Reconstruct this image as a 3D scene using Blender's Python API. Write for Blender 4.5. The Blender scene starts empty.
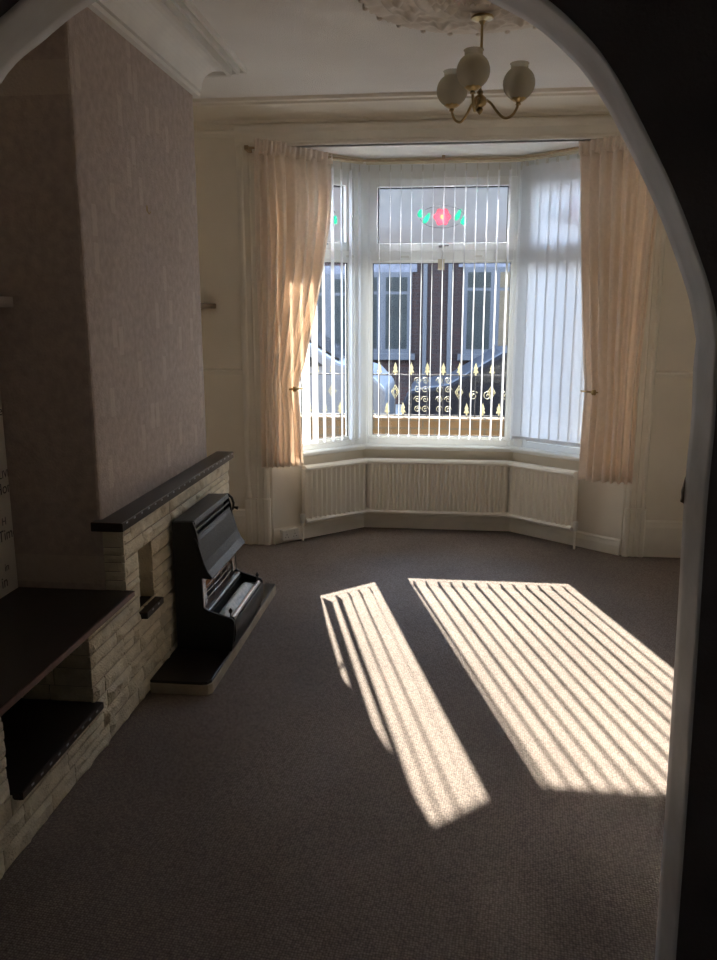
import bpy, bmesh, math, random
from mathutils import Vector, Matrix, noise
random.seed(7)
PI = math.pi
S = bpy.context.scene
C = S.collection

# ------------------------------------------------------------------ materials
def mat(name, col, rough=0.6, var=0.12, scale=6.0, bump=0.0, bscale=60.0, metal=0.0, spec=0.4, col2=None, stretch=(1, 1, 1), trans=0.0, sheen=0.0):
    m = bpy.data.materials.new(name); m.use_nodes = True
    nt = m.node_tree; N = nt.nodes; L = nt.links
    b = N['Principled BSDF']
    b.inputs['Roughness'].default_value = rough
    b.inputs['Metallic'].default_value = metal
    b.inputs['Specular IOR Level'].default_value = spec
    tc = N.new('ShaderNodeTexCoord'); mp = N.new('ShaderNodeMapping'); mp.inputs['Scale'].default_value = stretch
    L.new(tc.outputs['Object'], mp.inputs['Vector'])
    nz = N.new('ShaderNodeTexNoise'); nz.inputs['Scale'].default_value = scale; nz.inputs['Detail'].default_value = 6
    L.new(mp.outputs['Vector'], nz.inputs['Vector'])
    cr = N.new('ShaderNodeValToRGB')
    c2 = col2 if col2 else tuple(max(0, c * (1 - var)) for c in col)
    c1 = col if col2 else tuple(min(1, c * (1 + var * .6)) for c in col)
    cr.color_ramp.elements[0].color = (*c2, 1); cr.color_ramp.elements[1].color = (*c1, 1)
    cr.color_ramp.elements[0].position = .3; cr.color_ramp.elements[1].position = .7
    L.new(nz.outputs['Fac'], cr.inputs['Fac']); L.new(cr.outputs['Color'], b.inputs['Base Color'])
    if bump:
        n2 = N.new('ShaderNodeTexNoise'); n2.inputs['Scale'].default_value = bscale; n2.inputs['Detail'].default_value = 4
        L.new(mp.outputs['Vector'], n2.inputs['Vector'])
        bp = N.new('ShaderNodeBump'); bp.inputs['Strength'].default_value = bump; bp.inputs['Distance'].default_value = .01
        L.new(n2.outputs['Fac'], bp.inputs['Height']); L.new(bp.outputs['Normal'], b.inputs['Normal'])
    if trans:
        tr = N.new('ShaderNodeBsdfTranslucent'); L.new(cr.outputs['Color'], tr.inputs['Color'])
        mx = N.new('ShaderNodeMixShader'); mx.inputs['Fac'].default_value = trans
        out = N['Material Output']
        L.new(b.outputs[0], mx.inputs[1]); L.new(tr.outputs[0], mx.inputs[2]); L.new(mx.outputs[0], out.inputs['Surface'])
    return m

def nodes_of(m): return m.node_tree.nodes, m.node_tree.links

M = {}
M['cream'] = mat('cream_paint', (.82, .77, .67), .55, .06, 3, .08, 90)
M['trim'] = mat('cream_gloss_paint', (.84, .80, .71), .38, .08, 5, .05, 40)
M['ceiling'] = mat('ceiling_paint', (.82, .80, .76), .8, .06, 2, .35, 160)
M['plaster'] = mat('cornice_plaster', (.78, .76, .71), .7, .06, 8)
M['archpaint'] = mat('arch_paint', (.54, .52, .49), .5, .16, 9, .12, 14)
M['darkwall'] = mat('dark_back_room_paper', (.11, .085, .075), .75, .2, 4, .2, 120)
M['backroom'] = mat('back_room_paint', (.60, .55, .48), .75, .1, 4)
M['upvc'] = mat('white_upvc', (.88, .89, .87), .3, .03, 4)
M['vane'] = mat('white_blind_fabric', (.86, .87, .88), .75, .02, 30, trans=.42)
M['curtain'] = mat('peach_curtain_cotton', (.95, .87, .785), .9, .05, 40, .1, 500, trans=.31)
M['rad'] = mat('cream_radiator_enamel', (.88, .84, .75), .35, .04, 4)
M['stone'] = mat('cream_painted_stone', (.70, .63, .48), .85, .18, 14, .6, 120)
M['stoneback'] = mat('brown_mortar', (.30, .26, .20), .9, .2, 20, .4, 90)  # mortar core, a darker brown than the stone facing
M['tile'] = mat('dark_polished_tile', (.020, .014, .012), .30, .4, 5, .02, 30, spec=.5)
M['tileedge'] = mat('reddish_brown_tile_edge', (.12, .055, .045), .35, .3, 20)
M['dash'] = mat('pale_blue_tile_dash', (.55, .58, .66), .35, .05, 4)
M['hearthedge'] = mat('hearth_stone_edge', (.42, .35, .26), .7, .2, 12, .2, 60)
M['black'] = mat('black_enamel', (.012, .013, .015), .42, .3, 8, .1, 300)
M['hood'] = mat('hammered_black_metal', (.060, .064, .070), .33, .3, 120, .35, 260, metal=.55)
M['chrome'] = mat('brushed_steel', (.62, .63, .64), .25, .1, 20, metal=1.0)
M['ceramic'] = mat('orange_brown_radiant_ceramic', (.42, .20, .09), .8, .3, 30, .3, 80)
M['coal'] = mat('pale_glass_coal_bed', (.85, .95, .98), .45, .25, 60, .8, 90)
M['dullsteel'] = mat('dulled_steel', (.24, .25, .26), .42, .15, 20, metal=1.0)
M['brass'] = mat('aged_brass', (.42, .31, .15), .28, .25, 18, metal=1.0)
M['gold'] = mat('gold_paint', (.42, .38, .22), .4, .15, 30)
M['iron'] = mat('black_railing_iron', (.02, .02, .025), .45, .2, 20)
M['white'] = mat('white_plastic', (.74, .73, .68), .4, .04, 4)
M['wood'] = mat('pine_pole', (.46, .34, .21), .5, .3, 12, .05, 50, stretch=(1, 8, 8))
M['shelf'] = mat('brown_shelf_board', (.16, .115, .075), .5, .2, 14, stretch=(8, 1, 8))
M['greyshelf'] = mat('grey_shelf_board', (.52, .48, .46), .5, .15, 14, stretch=(8, 1, 8))
M['tag'] = mat('cream_card', (.66, .60, .45), .8, .05, 10)
M['asphalt'] = mat('asphalt', (.03, .03, .032), .9, .25, 60, .3, 200)
M['pave'] = mat('concrete_paving', (.16, .155, .145), .85, .2, 3, .2, 60)
M['slate'] = mat('roof_slate', (.12, .125, .15), .7, .3, 9, .3, 30)
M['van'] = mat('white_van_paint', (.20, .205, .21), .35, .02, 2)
M['car'] = mat('dark_blue_car_paint', (.010, .012, .018), .4, .1, 2, spec=.25)
M['rubber'] = mat('tyre_rubber', (.02, .02, .02), .8, .2, 20)
M['carglass'] = mat('dark_car_glass', (.02, .022, .025), .25, .1, 3, spec=.3)
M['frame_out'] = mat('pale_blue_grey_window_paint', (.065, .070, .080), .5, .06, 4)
M['pane_out'] = mat('reflective_dark_pane', (.03, .035, .035), .3, .3, 2, spec=.2)
M['blindtan'] = mat('tan_interior_curtain', (.10, .075, .045), .8, .2, 8)
M['render'] = mat('white_render', (.75, .74, .72), .85, .05, 4, .2, 60)
M['leadgrey'] = mat('grey_lead_line', (.16, .17, .20), .6, .1, 10)
M['petal'] = mat('red_glass_paint', (.40, .012, .03), .4, .05, 60, trans=.9)
M['petal2'] = mat('pink_glass_paint', (.50, .075, .11), .4, .05, 60, trans=.9)
M['yellow'] = mat('yellow_glass_paint', (.6, .4, .09), .4, .05, 60, trans=.9)
M['leafg'] = mat('turquoise_green_glass_paint', (.012, .25, .125), .4, .05, 60, trans=.9)
M['ink'] = mat('printed_grey_lettering', (.10, .09, .09), .8, .05, 10)

def carpet():
    m = mat('brown_loop_carpet', (.27, .222, .185), .95, .1, 3, spec=.1)
    N, L = nodes_of(m); b = N['Principled BSDF']
    tc = N.new('ShaderNodeTexCoord')
    mp = N.new('ShaderNodeMapping'); mp.inputs['Scale'].default_value = (132, 132, 132); mp.inputs['Rotation'].default_value = (0, 0, .1)
    L.new(tc.outputs['Object'], mp.inputs['Vector'])
    v = N.new('ShaderNodeTexVoronoi'); v.inputs['Scale'].default_value = 1.0; v.inputs['Randomness'].default_value = .38
    L.new(mp.outputs['Vector'], v.inputs['Vector'])
    n = N.new('ShaderNodeTexNoise'); n.inputs['Scale'].default_value = 2.2; n.inputs['Detail'].default_value = 5
    L.new(tc.outputs['Object'], n.inputs['Vector'])
    cr = N.new('ShaderNodeValToRGB'); e = cr.color_ramp.elements
    e[0].color = (.37, .305, .26, 1); e[0].position = 0.0; e[1].color = (.125, .10, .086, 1); e[1].position = .75
    L.new(v.outputs['Distance'], cr.inputs['Fac'])
    mx = N.new('ShaderNodeMix'); mx.data_type = 'RGBA'; mx.blend_type = 'MULTIPLY'; mx.inputs['Factor'].default_value = .5
    c2 = N.new('ShaderNodeValToRGB'); c2.color_ramp.elements[0].color = (.75, .75, .75, 1); c2.color_ramp.elements[1].color = (1.1, 1.1, 1.1, 1)
    c2.color_ramp.elements[0].position = .35; c2.color_ramp.elements[1].position = .65
    L.new(n.outputs['Fac'], c2.inputs['Fac'])
    L.new(cr.outputs['Color'], mx.inputs['A']); L.new(c2.outputs['Color'], mx.inputs['B'])
    L.new(mx.outputs['Result'], b.inputs['Base Color'])
    bp = N.new('ShaderNodeBump'); bp.inputs['Strength'].default_value = .8; bp.inputs['Distance'].default_value = .004; bp.invert = True
    L.new(v.outputs['Distance'], bp.inputs['Height']); L.new(bp.outputs['Normal'], b.inputs['Normal'])
    return m
M['carpet'] = carpet()

def breast_paper():
    m = mat('mauve_textured_paper', (.44, .36, .315), .7, .16, 30, .5, 110)
    N, L = nodes_of(m); b = N['Principled BSDF']
    tc = N.new('ShaderNodeTexCoord'); sx = N.new('ShaderNodeSeparateXYZ'); L.new(tc.outputs['Object'], sx.inputs[0])
    def mth(op, a, bb=None):
        n = N.new('ShaderNodeMath'); n.operation = op
        for i, q in enumerate((a, bb)):
            if q is None: continue
            if isinstance(q, (int, float)): n.inputs[i].default_value = q
            else: L.new(q, n.inputs[i])
        return n.outputs[0]
    yy = mth('MULTIPLY', sx.outputs['Y'], 17.0); iy = mth('FLOOR', yy)
    sh = mth('MULTIPLY', mth('FRACT', mth('MULTIPLY', mth('SINE', mth('MULTIPLY', iy, 12.9898)), 437.5)), 1.0)
    zz = mth('ADD', mth('MULTIPLY', sx.outputs['Z'], 7.5), sh); iz = mth('FLOOR', zz)
    cmb = N.new('ShaderNodeCombineXYZ'); L.new(iy, cmb.inputs[0]); L.new(iz, cmb.inputs[1])
    wn = N.new('ShaderNodeTexWhiteNoise'); L.new(cmb.outputs[0], wn.inputs['Vector'])
    msk = mth('GREATER_THAN', wn.outputs['Value'], .87)
    fy = mth('FRACT', yy); inn = mth('MULTIPLY', mth('GREATER_THAN', fy, .12), mth('LESS_THAN', fy, .8))
    fz = mth('FRACT', zz); in2 = mth('MULTIPLY', mth('GREATER_THAN', fz, .1), mth('LESS_THAN', fz, .92))
    k = mth('MULTIPLY', mth('MULTIPLY', msk, inn), in2)
    k = mth('MULTIPLY', k, .55)
    old = b.inputs['Base Color'].links[0].from_socket
    mx = N.new('ShaderNodeMix'); mx.data_type = 'RGBA'; L.new(k, mx.inputs['Factor']); L.new(old, mx.inputs['A'])
    mx.inputs['B'].default_value = (.55, .47, .40, 1)
    L.new(mx.outputs['Result'], b.inputs['Base Color'])
    return m
M['breast'] = breast_paper()

def brick(name, c1, c2, mortar, s=1.0):
    m = mat(name, c1, .85, .1, 10)
    N, L = nodes_of(m); b = N['Principled BSDF']
    tc = N.new('ShaderNodeTexCoord'); sx = N.new('ShaderNodeSeparateXYZ'); cb = N.new('ShaderNodeCombineXYZ')
    L.new(tc.outputs['Object'], sx.inputs[0]); L.new(sx.outputs['X'], cb.inputs[0]); L.new(sx.outputs['Z'], cb.inputs[1])
    bt = N.new('ShaderNodeTexBrick'); bt.inputs['Color1'].default_value = (*c1, 1); bt.inputs['Color2'].default_value = (*c2, 1)
    bt.inputs['Mortar'].default_value = (*mortar, 1); bt.inputs['Scale'].default_value = 1.0 * s
    bt.inputs['Brick Width'].default_value = .225; bt.inputs['Row Height'].default_value = .075; bt.inputs['Mortar Size'].default_value = .008
    L.new(cb.outputs[0], bt.inputs['Vector']); L.new(bt.outputs['Color'], b.inputs['Base Color'])
    return m
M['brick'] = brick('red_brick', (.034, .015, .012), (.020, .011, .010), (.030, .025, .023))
M['ybrick'] = brick('yellow_brick', (.115, .068, .028), (.09, .053, .020), (.075, .06, .04))

def glass(name, frosted=False):
    m = bpy.data.materials.new(name); m.use_nodes = True
    N, L = nodes_of(m); N.remove(N['Principled BSDF']); out = N['Material Output']
    gl = N.new('ShaderNodeBsdfGlossy'); gl.inputs['Roughness'].default_value = .02 if not frosted else .25
    fr = N.new('ShaderNodeFresnel'); fr.inputs['IOR'].default_value = 1.3
    mx = N.new('ShaderNodeMixShader'); L.new(fr.outputs[0], mx.inputs[0])
    if frosted:
        tl = N.new('ShaderNodeBsdfTranslucent')
        nz = N.new('ShaderNodeTexNoise'); nz.inputs['Scale'].default_value = 26; nz.inputs['Detail'].default_value = 6
        tc = N.new('ShaderNodeTexCoord'); L.new(tc.outputs['Object'], nz.inputs['Vector'])
        cr = N.new('ShaderNodeValToRGB'); cr.color_ramp.elements[0].color = (.095, .103, .118, 1); cr.color_ramp.elements[1].color = (.15, .16, .175, 1)
        cr.color_ramp.elements[0].position = .35; cr.color_ramp.elements[1].position = .7
        L.new(nz.outputs['Fac'], cr.inputs['Fac']); L.new(cr.outputs['Color'], tl.inputs['Color'])
        rf = N.new('ShaderNodeBsdfRefraction'); rf.inputs['Roughness'].default_value = .45; rf.inputs['IOR'].default_value = 1.12; rf.inputs['Color'].default_value = (.97, .98, 1, 1)
        m2 = N.new('ShaderNodeMixShader'); m2.inputs[0].default_value = .78
        L.new(tl.outputs[0], m2.inputs[1]); L.new(rf.outputs[0], m2.inputs[2])
        tp = N.new('ShaderNodeBsdfTransparent'); m3 = N.new('ShaderNodeMixShader'); m3.inputs[0].default_value = .008
        L.new(m2.outputs[0], m3.inputs[1]); L.new(tp.outputs[0], m3.inputs[2])
        L.new(m3.outputs[0], mx.inputs[1])
    else:
        tp = N.new('ShaderNodeBsdfTransparent'); tp.inputs['Color'].default_value = (.95, .96, .96, 1)
        L.new(tp.outputs[0], mx.inputs[1])
    L.new(gl.outputs[0], mx.inputs[2]); L.new(mx.outputs[0], out.inputs['Surface'])
    return m
M['glass'] = glass('clear_window_glass')
M['frost'] = glass('frosted_window_glass', True)
gm = mat('smoky_ribbed_shade_glass', (.72, .69, .61), .35, .08, 4, trans=.45)
M['shade'] = gm
_N, _L = nodes_of(gm); _o = _N['Material Output']; _p = _o.inputs['Surface'].links[0].from_socket
_t = _N.new('ShaderNodeBsdfTransparent'); _t.inputs['Color'].default_value = (.9, .88, .82, 1); _m = _N.new('ShaderNodeMixShader'); _m.inputs[0].default_value = .6
_L.new(_p, _m.inputs[1]); _L.new(_t.outputs[0], _m.inputs[2]); _L.new(_m.outputs[0], _o.inputs['Surface'])
M['roseplaster'] = mat('tinted_rose_plaster', (.76, .70, .62), .7, .1, 20)

# ------------------------------------------------------------------ helpers
def nb(): return bmesh.new()
def box(bm, x0, x1, y0, y1, z0, z1, T=None):
    vs = [Vector((x, y, z)) for x in (x0, x1) for y in (y0, y1) for z in (z0, z1)]
    if T is not None: vs = [T @ v for v in vs]
    v = [bm.verts.new(p) for p in vs]
    for f in ((0, 1, 3, 2), (4, 6, 7, 5), (0, 4, 5, 1), (2, 3, 7, 6), (0, 2, 6, 4), (1, 5, 7, 3)): bm.faces.new([v[i] for i in f])
    return v
def prism(bm, pts, axis, a0, a1, T=None):
    """pts: 2-D outline; axis 'x': pts=(y,z); 'y': pts=(x,z); 'z': pts=(x,y)"""
    def mk(p, a):
        v = Vector({'x': (a, p[0], p[1]), 'y': (p[0], a, p[1]), 'z': (p[0], p[1], a)}[axis])
        return bm.verts.new(T @ v if T is not None else v)
    A = [mk(p, a0) for p in pts]; B = [mk(p, a1) for p in pts]; n = len(pts)
    bm.faces.new(A); bm.faces.new(B[::-1])
    for i in range(n): bm.faces.new((A[i], B[i], B[(i + 1) % n], A[(i + 1) % n]))
def tube(bm, pts, r, seg=8, caps=True):
    pts = [Vector(p) for p in pts]; rings = []
    rr = r if isinstance(r, (list, tuple)) else [r] * len(pts)
    up = Vector((0, 0, 1)); prev = None
    for i, p in enumerate(pts):
        d = (pts[min(i + 1, len(pts) - 1)] - pts[max(i - 1, 0)]).normalized()
        if prev is None:
            a = d.cross(up if abs(d.z) < .9 else Vector((1, 0, 0))).normalized()
        else:
            a = (prev - d * prev.dot(d)).normalized()
        prev = a; b = d.cross(a)
        rings.append([bm.verts.new(p + (a * math.cos(2 * PI * k / seg) + b * math.sin(2 * PI * k / seg)) * rr[i]) for k in range(seg)])
    for i in range(len(rings) - 1):
        for k in range(seg):
            bm.faces.new((rings[i][k], rings[i][(k + 1) % seg], rings[i + 1][(k + 1) % seg], rings[i + 1][k]))
    if caps and seg > 2: bm.faces.new(rings[0][::-1]); bm.faces.new(rings[-1])
def lathe(bm, prof, c=(0, 0, 0), seg=24, T=None, wob=None):
    rings = []
    for (r, z) in prof:
        ring = []
        for k in range(seg):
            a = 2 * PI * k / seg; q = r * (wob(a, r) if wob else 1)
            v = Vector((c[0] + q * math.cos(a), c[1] + q * math.sin(a), c[2] + z))
            ring.append(bm.verts.new(T @ v if T is not None else v))
        rings.append(ring)
    for i in range(len(rings) - 1):
        for k in range(seg): bm.faces.new((rings[i][k], rings[i][(k + 1) % seg], rings[i + 1][(k + 1) % seg], rings[i + 1][k]))
    if prof[0][0] > 1e-5: bm.faces.new(rings[0][::-1])
    if prof[-1][0] > 1e-5: bm.faces.new(rings[-1])
def sweep(bm, path, prof, closed_prof=True):
    """prof points (offset inward from path, z); path 2-D polyline, mitred; inward = left of travel"""
    P = [Vector((p[0], p[1])) for p in path]; rings = []
    for i, p in enumerate(P):
        d1 = (P[i] - P[i - 1]).normalized() if i > 0 else (P[1] - P[0]).normalized()
        d2 = (P[i + 1] - P[i]).normalized() if i < len(P) - 1 else d1
        n1 = Vector((-d1.y, d1.x)); n2 = Vector((-d2.y, d2.x)); n = (n1 + n2).normalized(); n = n / max(.3, n.dot(n1))
        rings.append([bm.verts.new((p.x + n.x * o, p.y + n.y * o, z)) for (o, z) in prof])
    m = len(prof)
    for i in range(len(rings) - 1):
        for k in range(m if closed_prof else m - 1):
            bm.faces.new((rings[i][k], rings[i + 1][k], rings[i + 1][(k + 1) % m], rings[i][(k + 1) % m]))
    if closed_prof: bm.faces.new(rings[0][::-1]); bm.faces.new(rings[-1])

def obj(name, bm, m, parent=None, smooth=False, bevel=0.0, label=None, cat=None, group=None, kind=None, fix=True, sub=0, angle=40):
    me = bpy.data.meshes.new(name)
    if fix: bmesh.ops.recalc_face_normals(bm, faces=bm.faces[:])
    lo = [min(v.co[i] for v in bm.verts) for i in range(3)]; hi = [max(v.co[i] for v in bm.verts) for i in range(3)]
    o0 = Vector(((lo[0] + hi[0]) / 2, (lo[1] + hi[1]) / 2, lo[2]))
    for v in bm.verts: v.co -= o0
    if smooth:
        for f in bm.faces: f.smooth = True
        for e in bm.edges:
            if len(e.link_faces) == 2 and e.calc_face_angle(0) > math.radians(angle): e.smooth = False
    bm.to_mesh(me); bm.free()
    for x in (m if isinstance(m, (list, tuple)) else [m]): me.materials.append(M[x] if isinstance(x, str) else x)
    o = bpy.data.objects.new(name, me); C.objects.link(o); o.location = o0
    if parent is not None:
        bpy_w = world_loc(parent); o.parent = parent; o.location = o0 - bpy_w
    if bevel:
        b = o.modifiers.new('bevel', 'BEVEL'); b.width = bevel; b.segments = 2; b.limit_method = 'ANGLE'; b.angle_limit = math.radians(40)
    if sub:
        b = o.modifiers.new('sub', 'SUBSURF'); b.levels = sub; b.render_levels = sub
    tag(o, label, cat, group, kind)
    return o
def world_loc(o):
    v = Vector(o.location)
    while o.parent is not None: o = o.parent; v = v + Vector(o.location)
    return v
def tag(o, label=None, cat=None, group=None, kind=None):
    for k, v in (('label', label), ('category', cat), ('group', group), ('kind', kind)):
        if v: o[k] = v
def thing(name, loc, label=None, cat=None, group=None, kind=None):
    o = bpy.data.objects.new(name, None); C.objects.link(o); o.location = loc; o.empty_display_size = .1
    tag(o, label, cat, group, kind); return o
def struct(name, bm, m, **k): return obj(name, bm, m, kind='structure', **k)
def quick(name, b6, m, parent=None, T=None, **k):
    bm = nb(); box(bm, *b6, T=T); return obj(name, bm, m, parent, **k)

# ------------------------------------------------------------------ dimensions (metres)
ZC = 2.77                # ceiling
YW = 5.16                # far wall
XL, XR = -1.636, 1.64    # alcove wall, right wall
XB = -1.282              # front of the chimney breast
XS = -1.20               # face of the stone fireplace
BY0, BY1 = 2.778, 4.13    # chimney breast extent
YA0, YA1 = 1.55, 1.70    # arch wall
B = [(-1.16, 5.16), (-.60, 5.68), (.465, 5.68), (1.135, 5.16)]   # inside face of the bay

# ------------------------------------------------------------------ room shell
quick('floor', (-2.4, 2.4, -3.2, 5.95, -.12, 0), 'carpet', kind='structure')
quick('ceiling', (-2.4, 2.4, YA0 + .01, 5.45, ZC, ZC + .12), 'ceiling', kind='structure')
quick('ceiling_back_room', (-2.4, 2.4, -3.2, YA0 + .01, ZC, ZC + .12), 'backroom', kind='structure')
quick('wall_left', (XL - .2, XL, YA1, 5.45, 0, ZC), 'cream', kind='structure')
quick('wall_right', (XR, XR + .2, YA1, 5.45, 0, ZC), 'cream', kind='structure')
quick('wall_rear', (-2.4, 2.4, -3.3, -3.2, 0, ZC), 'backroom', kind='structure')
bm = nb(); box(bm, -2.4, -2.2, -3.2, -2.2, 0, ZC); box(bm, -2.4, -2.2, -1.6, YA0, 0, ZC); box(bm, -2.4, -2.2, -2.2, -1.6, 0, 1.3); box(bm, -2.4, -2.2, -2.2, -1.6, 1.9, ZC); struct('wall_left_back_room', bm, 'backroom')  # the opening is added too, so sky light gets into the back room
bm = nb(); box(bm, -2.33, -2.27, -2.2, -2.15, 1.3, 1.9); box(bm, -2.33, -2.27, -1.65, -1.6, 1.3, 1.9); box(bm, -2.33, -2.27, -2.15, -1.65, 1.3, 1.35); box(bm, -2.33, -2.27, -2.15, -1.65, 1.85, 1.9); struct('window_4', bm, 'upvc')  # unseen window, added to brighten the near face of the arch wall
quick('wall_right_back_room', (2.2, 2.4, -3.2, YA0, 0, ZC), 'backroom', kind='structure')
quick('wall_chimney_breast', (XL - .05, XB, BY0, BY1, 0, ZC), 'breast', kind='structure', bevel=.012)
# far wall pieces either side of the bay, and the beam above it
bm = nb(); prism(bm, [(XL - .1, YW), (B[0][0], YW), (B[0][0] - .02, YW + .30), (XL - .1, YW + .30)], 'z', 0, ZC); struct('wall_far_left', bm, 'cream')
bm = nb(); prism(bm, [(B[3][0], YW), (XR + .1, YW), (XR + .1, YW + .30), (B[3][0] + .02, YW + .30)], 'z', 0, ZC); struct('wall_far_right', bm, 'cream')
quick('wall_bay_beam', (B[0][0] - .02, B[3][0] + .02, YW, YW + .30, 2.555, ZC), 'cream', kind='structure')
def off(poly, d):
    """offset the bay polyline outwards"""
    P = [Vector(p) for p in poly]; out = []
    for i, p in enumerate(P):
        d1 = (P[i] - P[i - 1]).normalized() if i > 0 else (P[1] - P[0]).normalized()
        d2 = (P[i + 1] - P[i]).normalized() if i < len(P) - 1 else d1
        n1 = Vector((-d1.y, d1.x)); n2 = Vector((-d2.y, d2.x)); n = (n1 + n2).normalized(); n = n / n.dot(n1)
        out.append((p.x + n.x * d, p.y + n.y * d))
    return out
bm = nb(); sweep(bm, B, [(0, 0), (0, .585), (.22, .585), (.22, -.3), (0, -.3)]); struct('wall_bay', bm, 'cream')
bm = nb(); sweep(bm, B, [(.0, 2.53), (.0, 2.70), (.24, 2.70), (.24, 2.53)]); struct('wall_bay_head', bm, 'trim')
Bo = off(B, .02)
bm = nb(); prism(bm, [(B[0][0] - .05, YW + .05)] + Bo[0:4] + [(B[3][0] + .05, YW + .05)], 'z', 2.55, 2.62); struct('ceiling_bay', bm, 'plaster')
# bay roof outside
bm = nb(); prism(bm, [(-1.5, 5.42)] + off(B, .35) + [(1.5, 5.42)], 'z', 2.70, 2.80); struct('roof_bay', bm, 'slate')

# arch wall -------------------------------------------------------------
raw = [(-1.405, 1.40), (-1.395, 1.52), (-1.30, 1.81), (-1.105, 2.093), (-.98, 2.19), (-.85, 2.267), (-.6, 2.365), (-.38, 2.39), (-.15, 2.34), (.064, 2.236), (.175, 2.177),
       (.265, 2.101), (.322, 2.033), (.376, 1.949), (.464, 1.792), (.521, 1.669), (.557, 1.578), (.581, 1.485)]
def sc(p): return (p[0] * .85, 1.55 + (p[1] - 1.55) * .85)
def catmull(P, n=5):
    out = []
    for i in range(len(P) - 1):
        p0, p1, p2, p3 = P[max(i - 1, 0)], P[i], P[i + 1], P[min(i + 2, len(P) - 1)]
        for k in range(n):
            t = k / n
            out.append(tuple(.5 * ((2 * p1[j]) + (-p0[j] + p2[j]) * t + (2 * p0[j] - 5 * p1[j] + 4 * p2[j] - p3[j]) * t * t + (-p0[j] + 3 * p1[j] - 3 * p2[j] + p3[j]) * t ** 3) for j in range(len(p1))))
    out.append(P[-1]); return out
arch = catmull([sc(p) for p in raw], 6)
jr = [sc(p) for p in ((.581, 1.485), (.580, 1.414), (.585, 1.3), (.584, 1.12), (.593, .78), (.603, .33))] + [(.517, .25), (.521, 0)]
jr = catmull(jr, 4)
jl = [(arch[0][0], 0), (arch[0][0], .7), arch[0]]
bm = nb()
def wallstrip(y, near):
    fs = []
    for i in range(len(arch) - 1):
        a, b = arch[i], arch[i + 1]
        fs.append([(a[0], y, a[1]), (b[0], y, b[1]), (b[0], y, ZC), (a[0], y, ZC)])
    for i in range(len(jr) - 1):
        a, b = jr[i], jr[i + 1]
        fs.append([(a[0], y, a[1]), (b[0], y, b[1]), (2.3, y, b[1]), (2.3, y, a[1])])
    fs.append([(jr[0][0], y, jr[0][1]), (2.3, y, jr[0][1]), (2.3, y, ZC), (arch[-1][0], y, ZC)])
    x = arch[0][0]; fs.append([(-2.3, y, 0), (x, y, 0), (x, y, ZC), (-2.3, y, ZC)])
    for f in fs:
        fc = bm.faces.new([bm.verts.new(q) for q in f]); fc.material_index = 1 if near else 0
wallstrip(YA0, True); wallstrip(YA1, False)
edge = jl[:-1] + arch + jr[1:]
prev = None
NS = 5
for i, p in enumerate(edge):
    ring = []
    for k in range(NS + 1):
        t = k / NS
        w = .003 * noise.noise(Vector((p[0] * 9, p[1] * 9, t * 2)))
        if k in (0, NS): w = 0
        y = YA0 + (YA1 - YA0) * t
        cx, cz = -.35, 1.4
        d = Vector((p[0] - cx, p[1] - cz)).normalized() if p[1] > 1.4 else Vector((1 if p[0] > 0 else -1, 0))
        ring.append(bm.verts.new((p[0] + d.x * w, y, p[1] + d.y * w)))
    if prev:
        for k in range(NS): f = bm.faces.new((prev[k], ring[k], ring[k + 1], prev[k + 1])); f.smooth = True
    prev = ring
bmesh.ops.remove_doubles(bm, verts=bm.verts[:], dist=.0002)
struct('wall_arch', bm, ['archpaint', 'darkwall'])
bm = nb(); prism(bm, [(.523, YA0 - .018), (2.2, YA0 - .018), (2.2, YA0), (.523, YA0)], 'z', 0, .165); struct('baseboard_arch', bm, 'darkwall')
# a torn strip of lining paper on the edge of the arch jamb
bm = nb()
pts = [(0, 0), (.016, .004), (.02, .03), (.017, .05), (.020, .078), (.012, .10), (.004, .108), (-.004, .09), (-.010, .06), (-.014, .045), (-.012, .02), (-.016, .008)]
prism(bm, [(.499 + p[0] * .55, 1.155 + p[1] * .62) for p in pts], 'y', YA1 - .001, YA1 + .006)
obj('torn_paper', bm, 'shelf', label='small torn brown paper flap on edge of arch jamb', cat='paper')

# baseboards and architrave -------------------------------------------------
def skirt(name, path, h=.21, t=.02, m='trim'):
    bm = nb(); sweep(bm, path, [(0, 0), (-t, 0), (-t, h - .045), (-t + .006, h - .02), (-t + .006, h - .01), (-t + .012, h), (0, h)]); return struct(name, bm, m)
skirt('baseboard_far_right', [(1.262, YW), (XR, YW)], .24)
skirt('baseboard_far_left', [(XL, YW), (-1.341, YW)], .24)
skirt('baseboard_bay', [B[0], B[1], B[2], B[3]], .105, .016)
skirt('baseboard_right', [(XR, YW), (XR, YA1)], .24)
skirt('baseboard_left', [(XL, BY1), (XL, YW)], .24)
def architrave(name, x0, x1, w):
    bm = nb(); y = YW; s = x1 - x0
    cols = [(0, .012), (.12, .020), (.2, .020), (.26, .010), (.44, .010), (.5, .016), (.56, .010), (.74, .010), (.8, .022), (.92, .022), (1, .012)]
    prism(bm, [(x0, y)] + [(x0 + s * c, y - d) for c, d in cols] + [(x1, y)], 'z', .30, 2.56); o = struct(name, bm, 'trim')
    bm = nb()
    pl = [(0, .026), (.1, .034), (.22, .034), (.28, .026), (.44, .026), (.5, .032), (.56, .026), (.72, .026), (.78, .034), (.92, .034), (1, .026)]
    prism(bm, [(x0 - .006, y)] + [(x0 - .006 + (s + .012) * c, y - d) for c, d in pl] + [(x1 + .006, y)], 'z', 0, .32)
    obj('plinth_block', bm, 'trim', o)
architrave('trim_architrave_left', -1.341, -1.18, .14)
architrave('trim_architrave_right', 1.15, 1.272, .12)
bm = nb()
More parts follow.
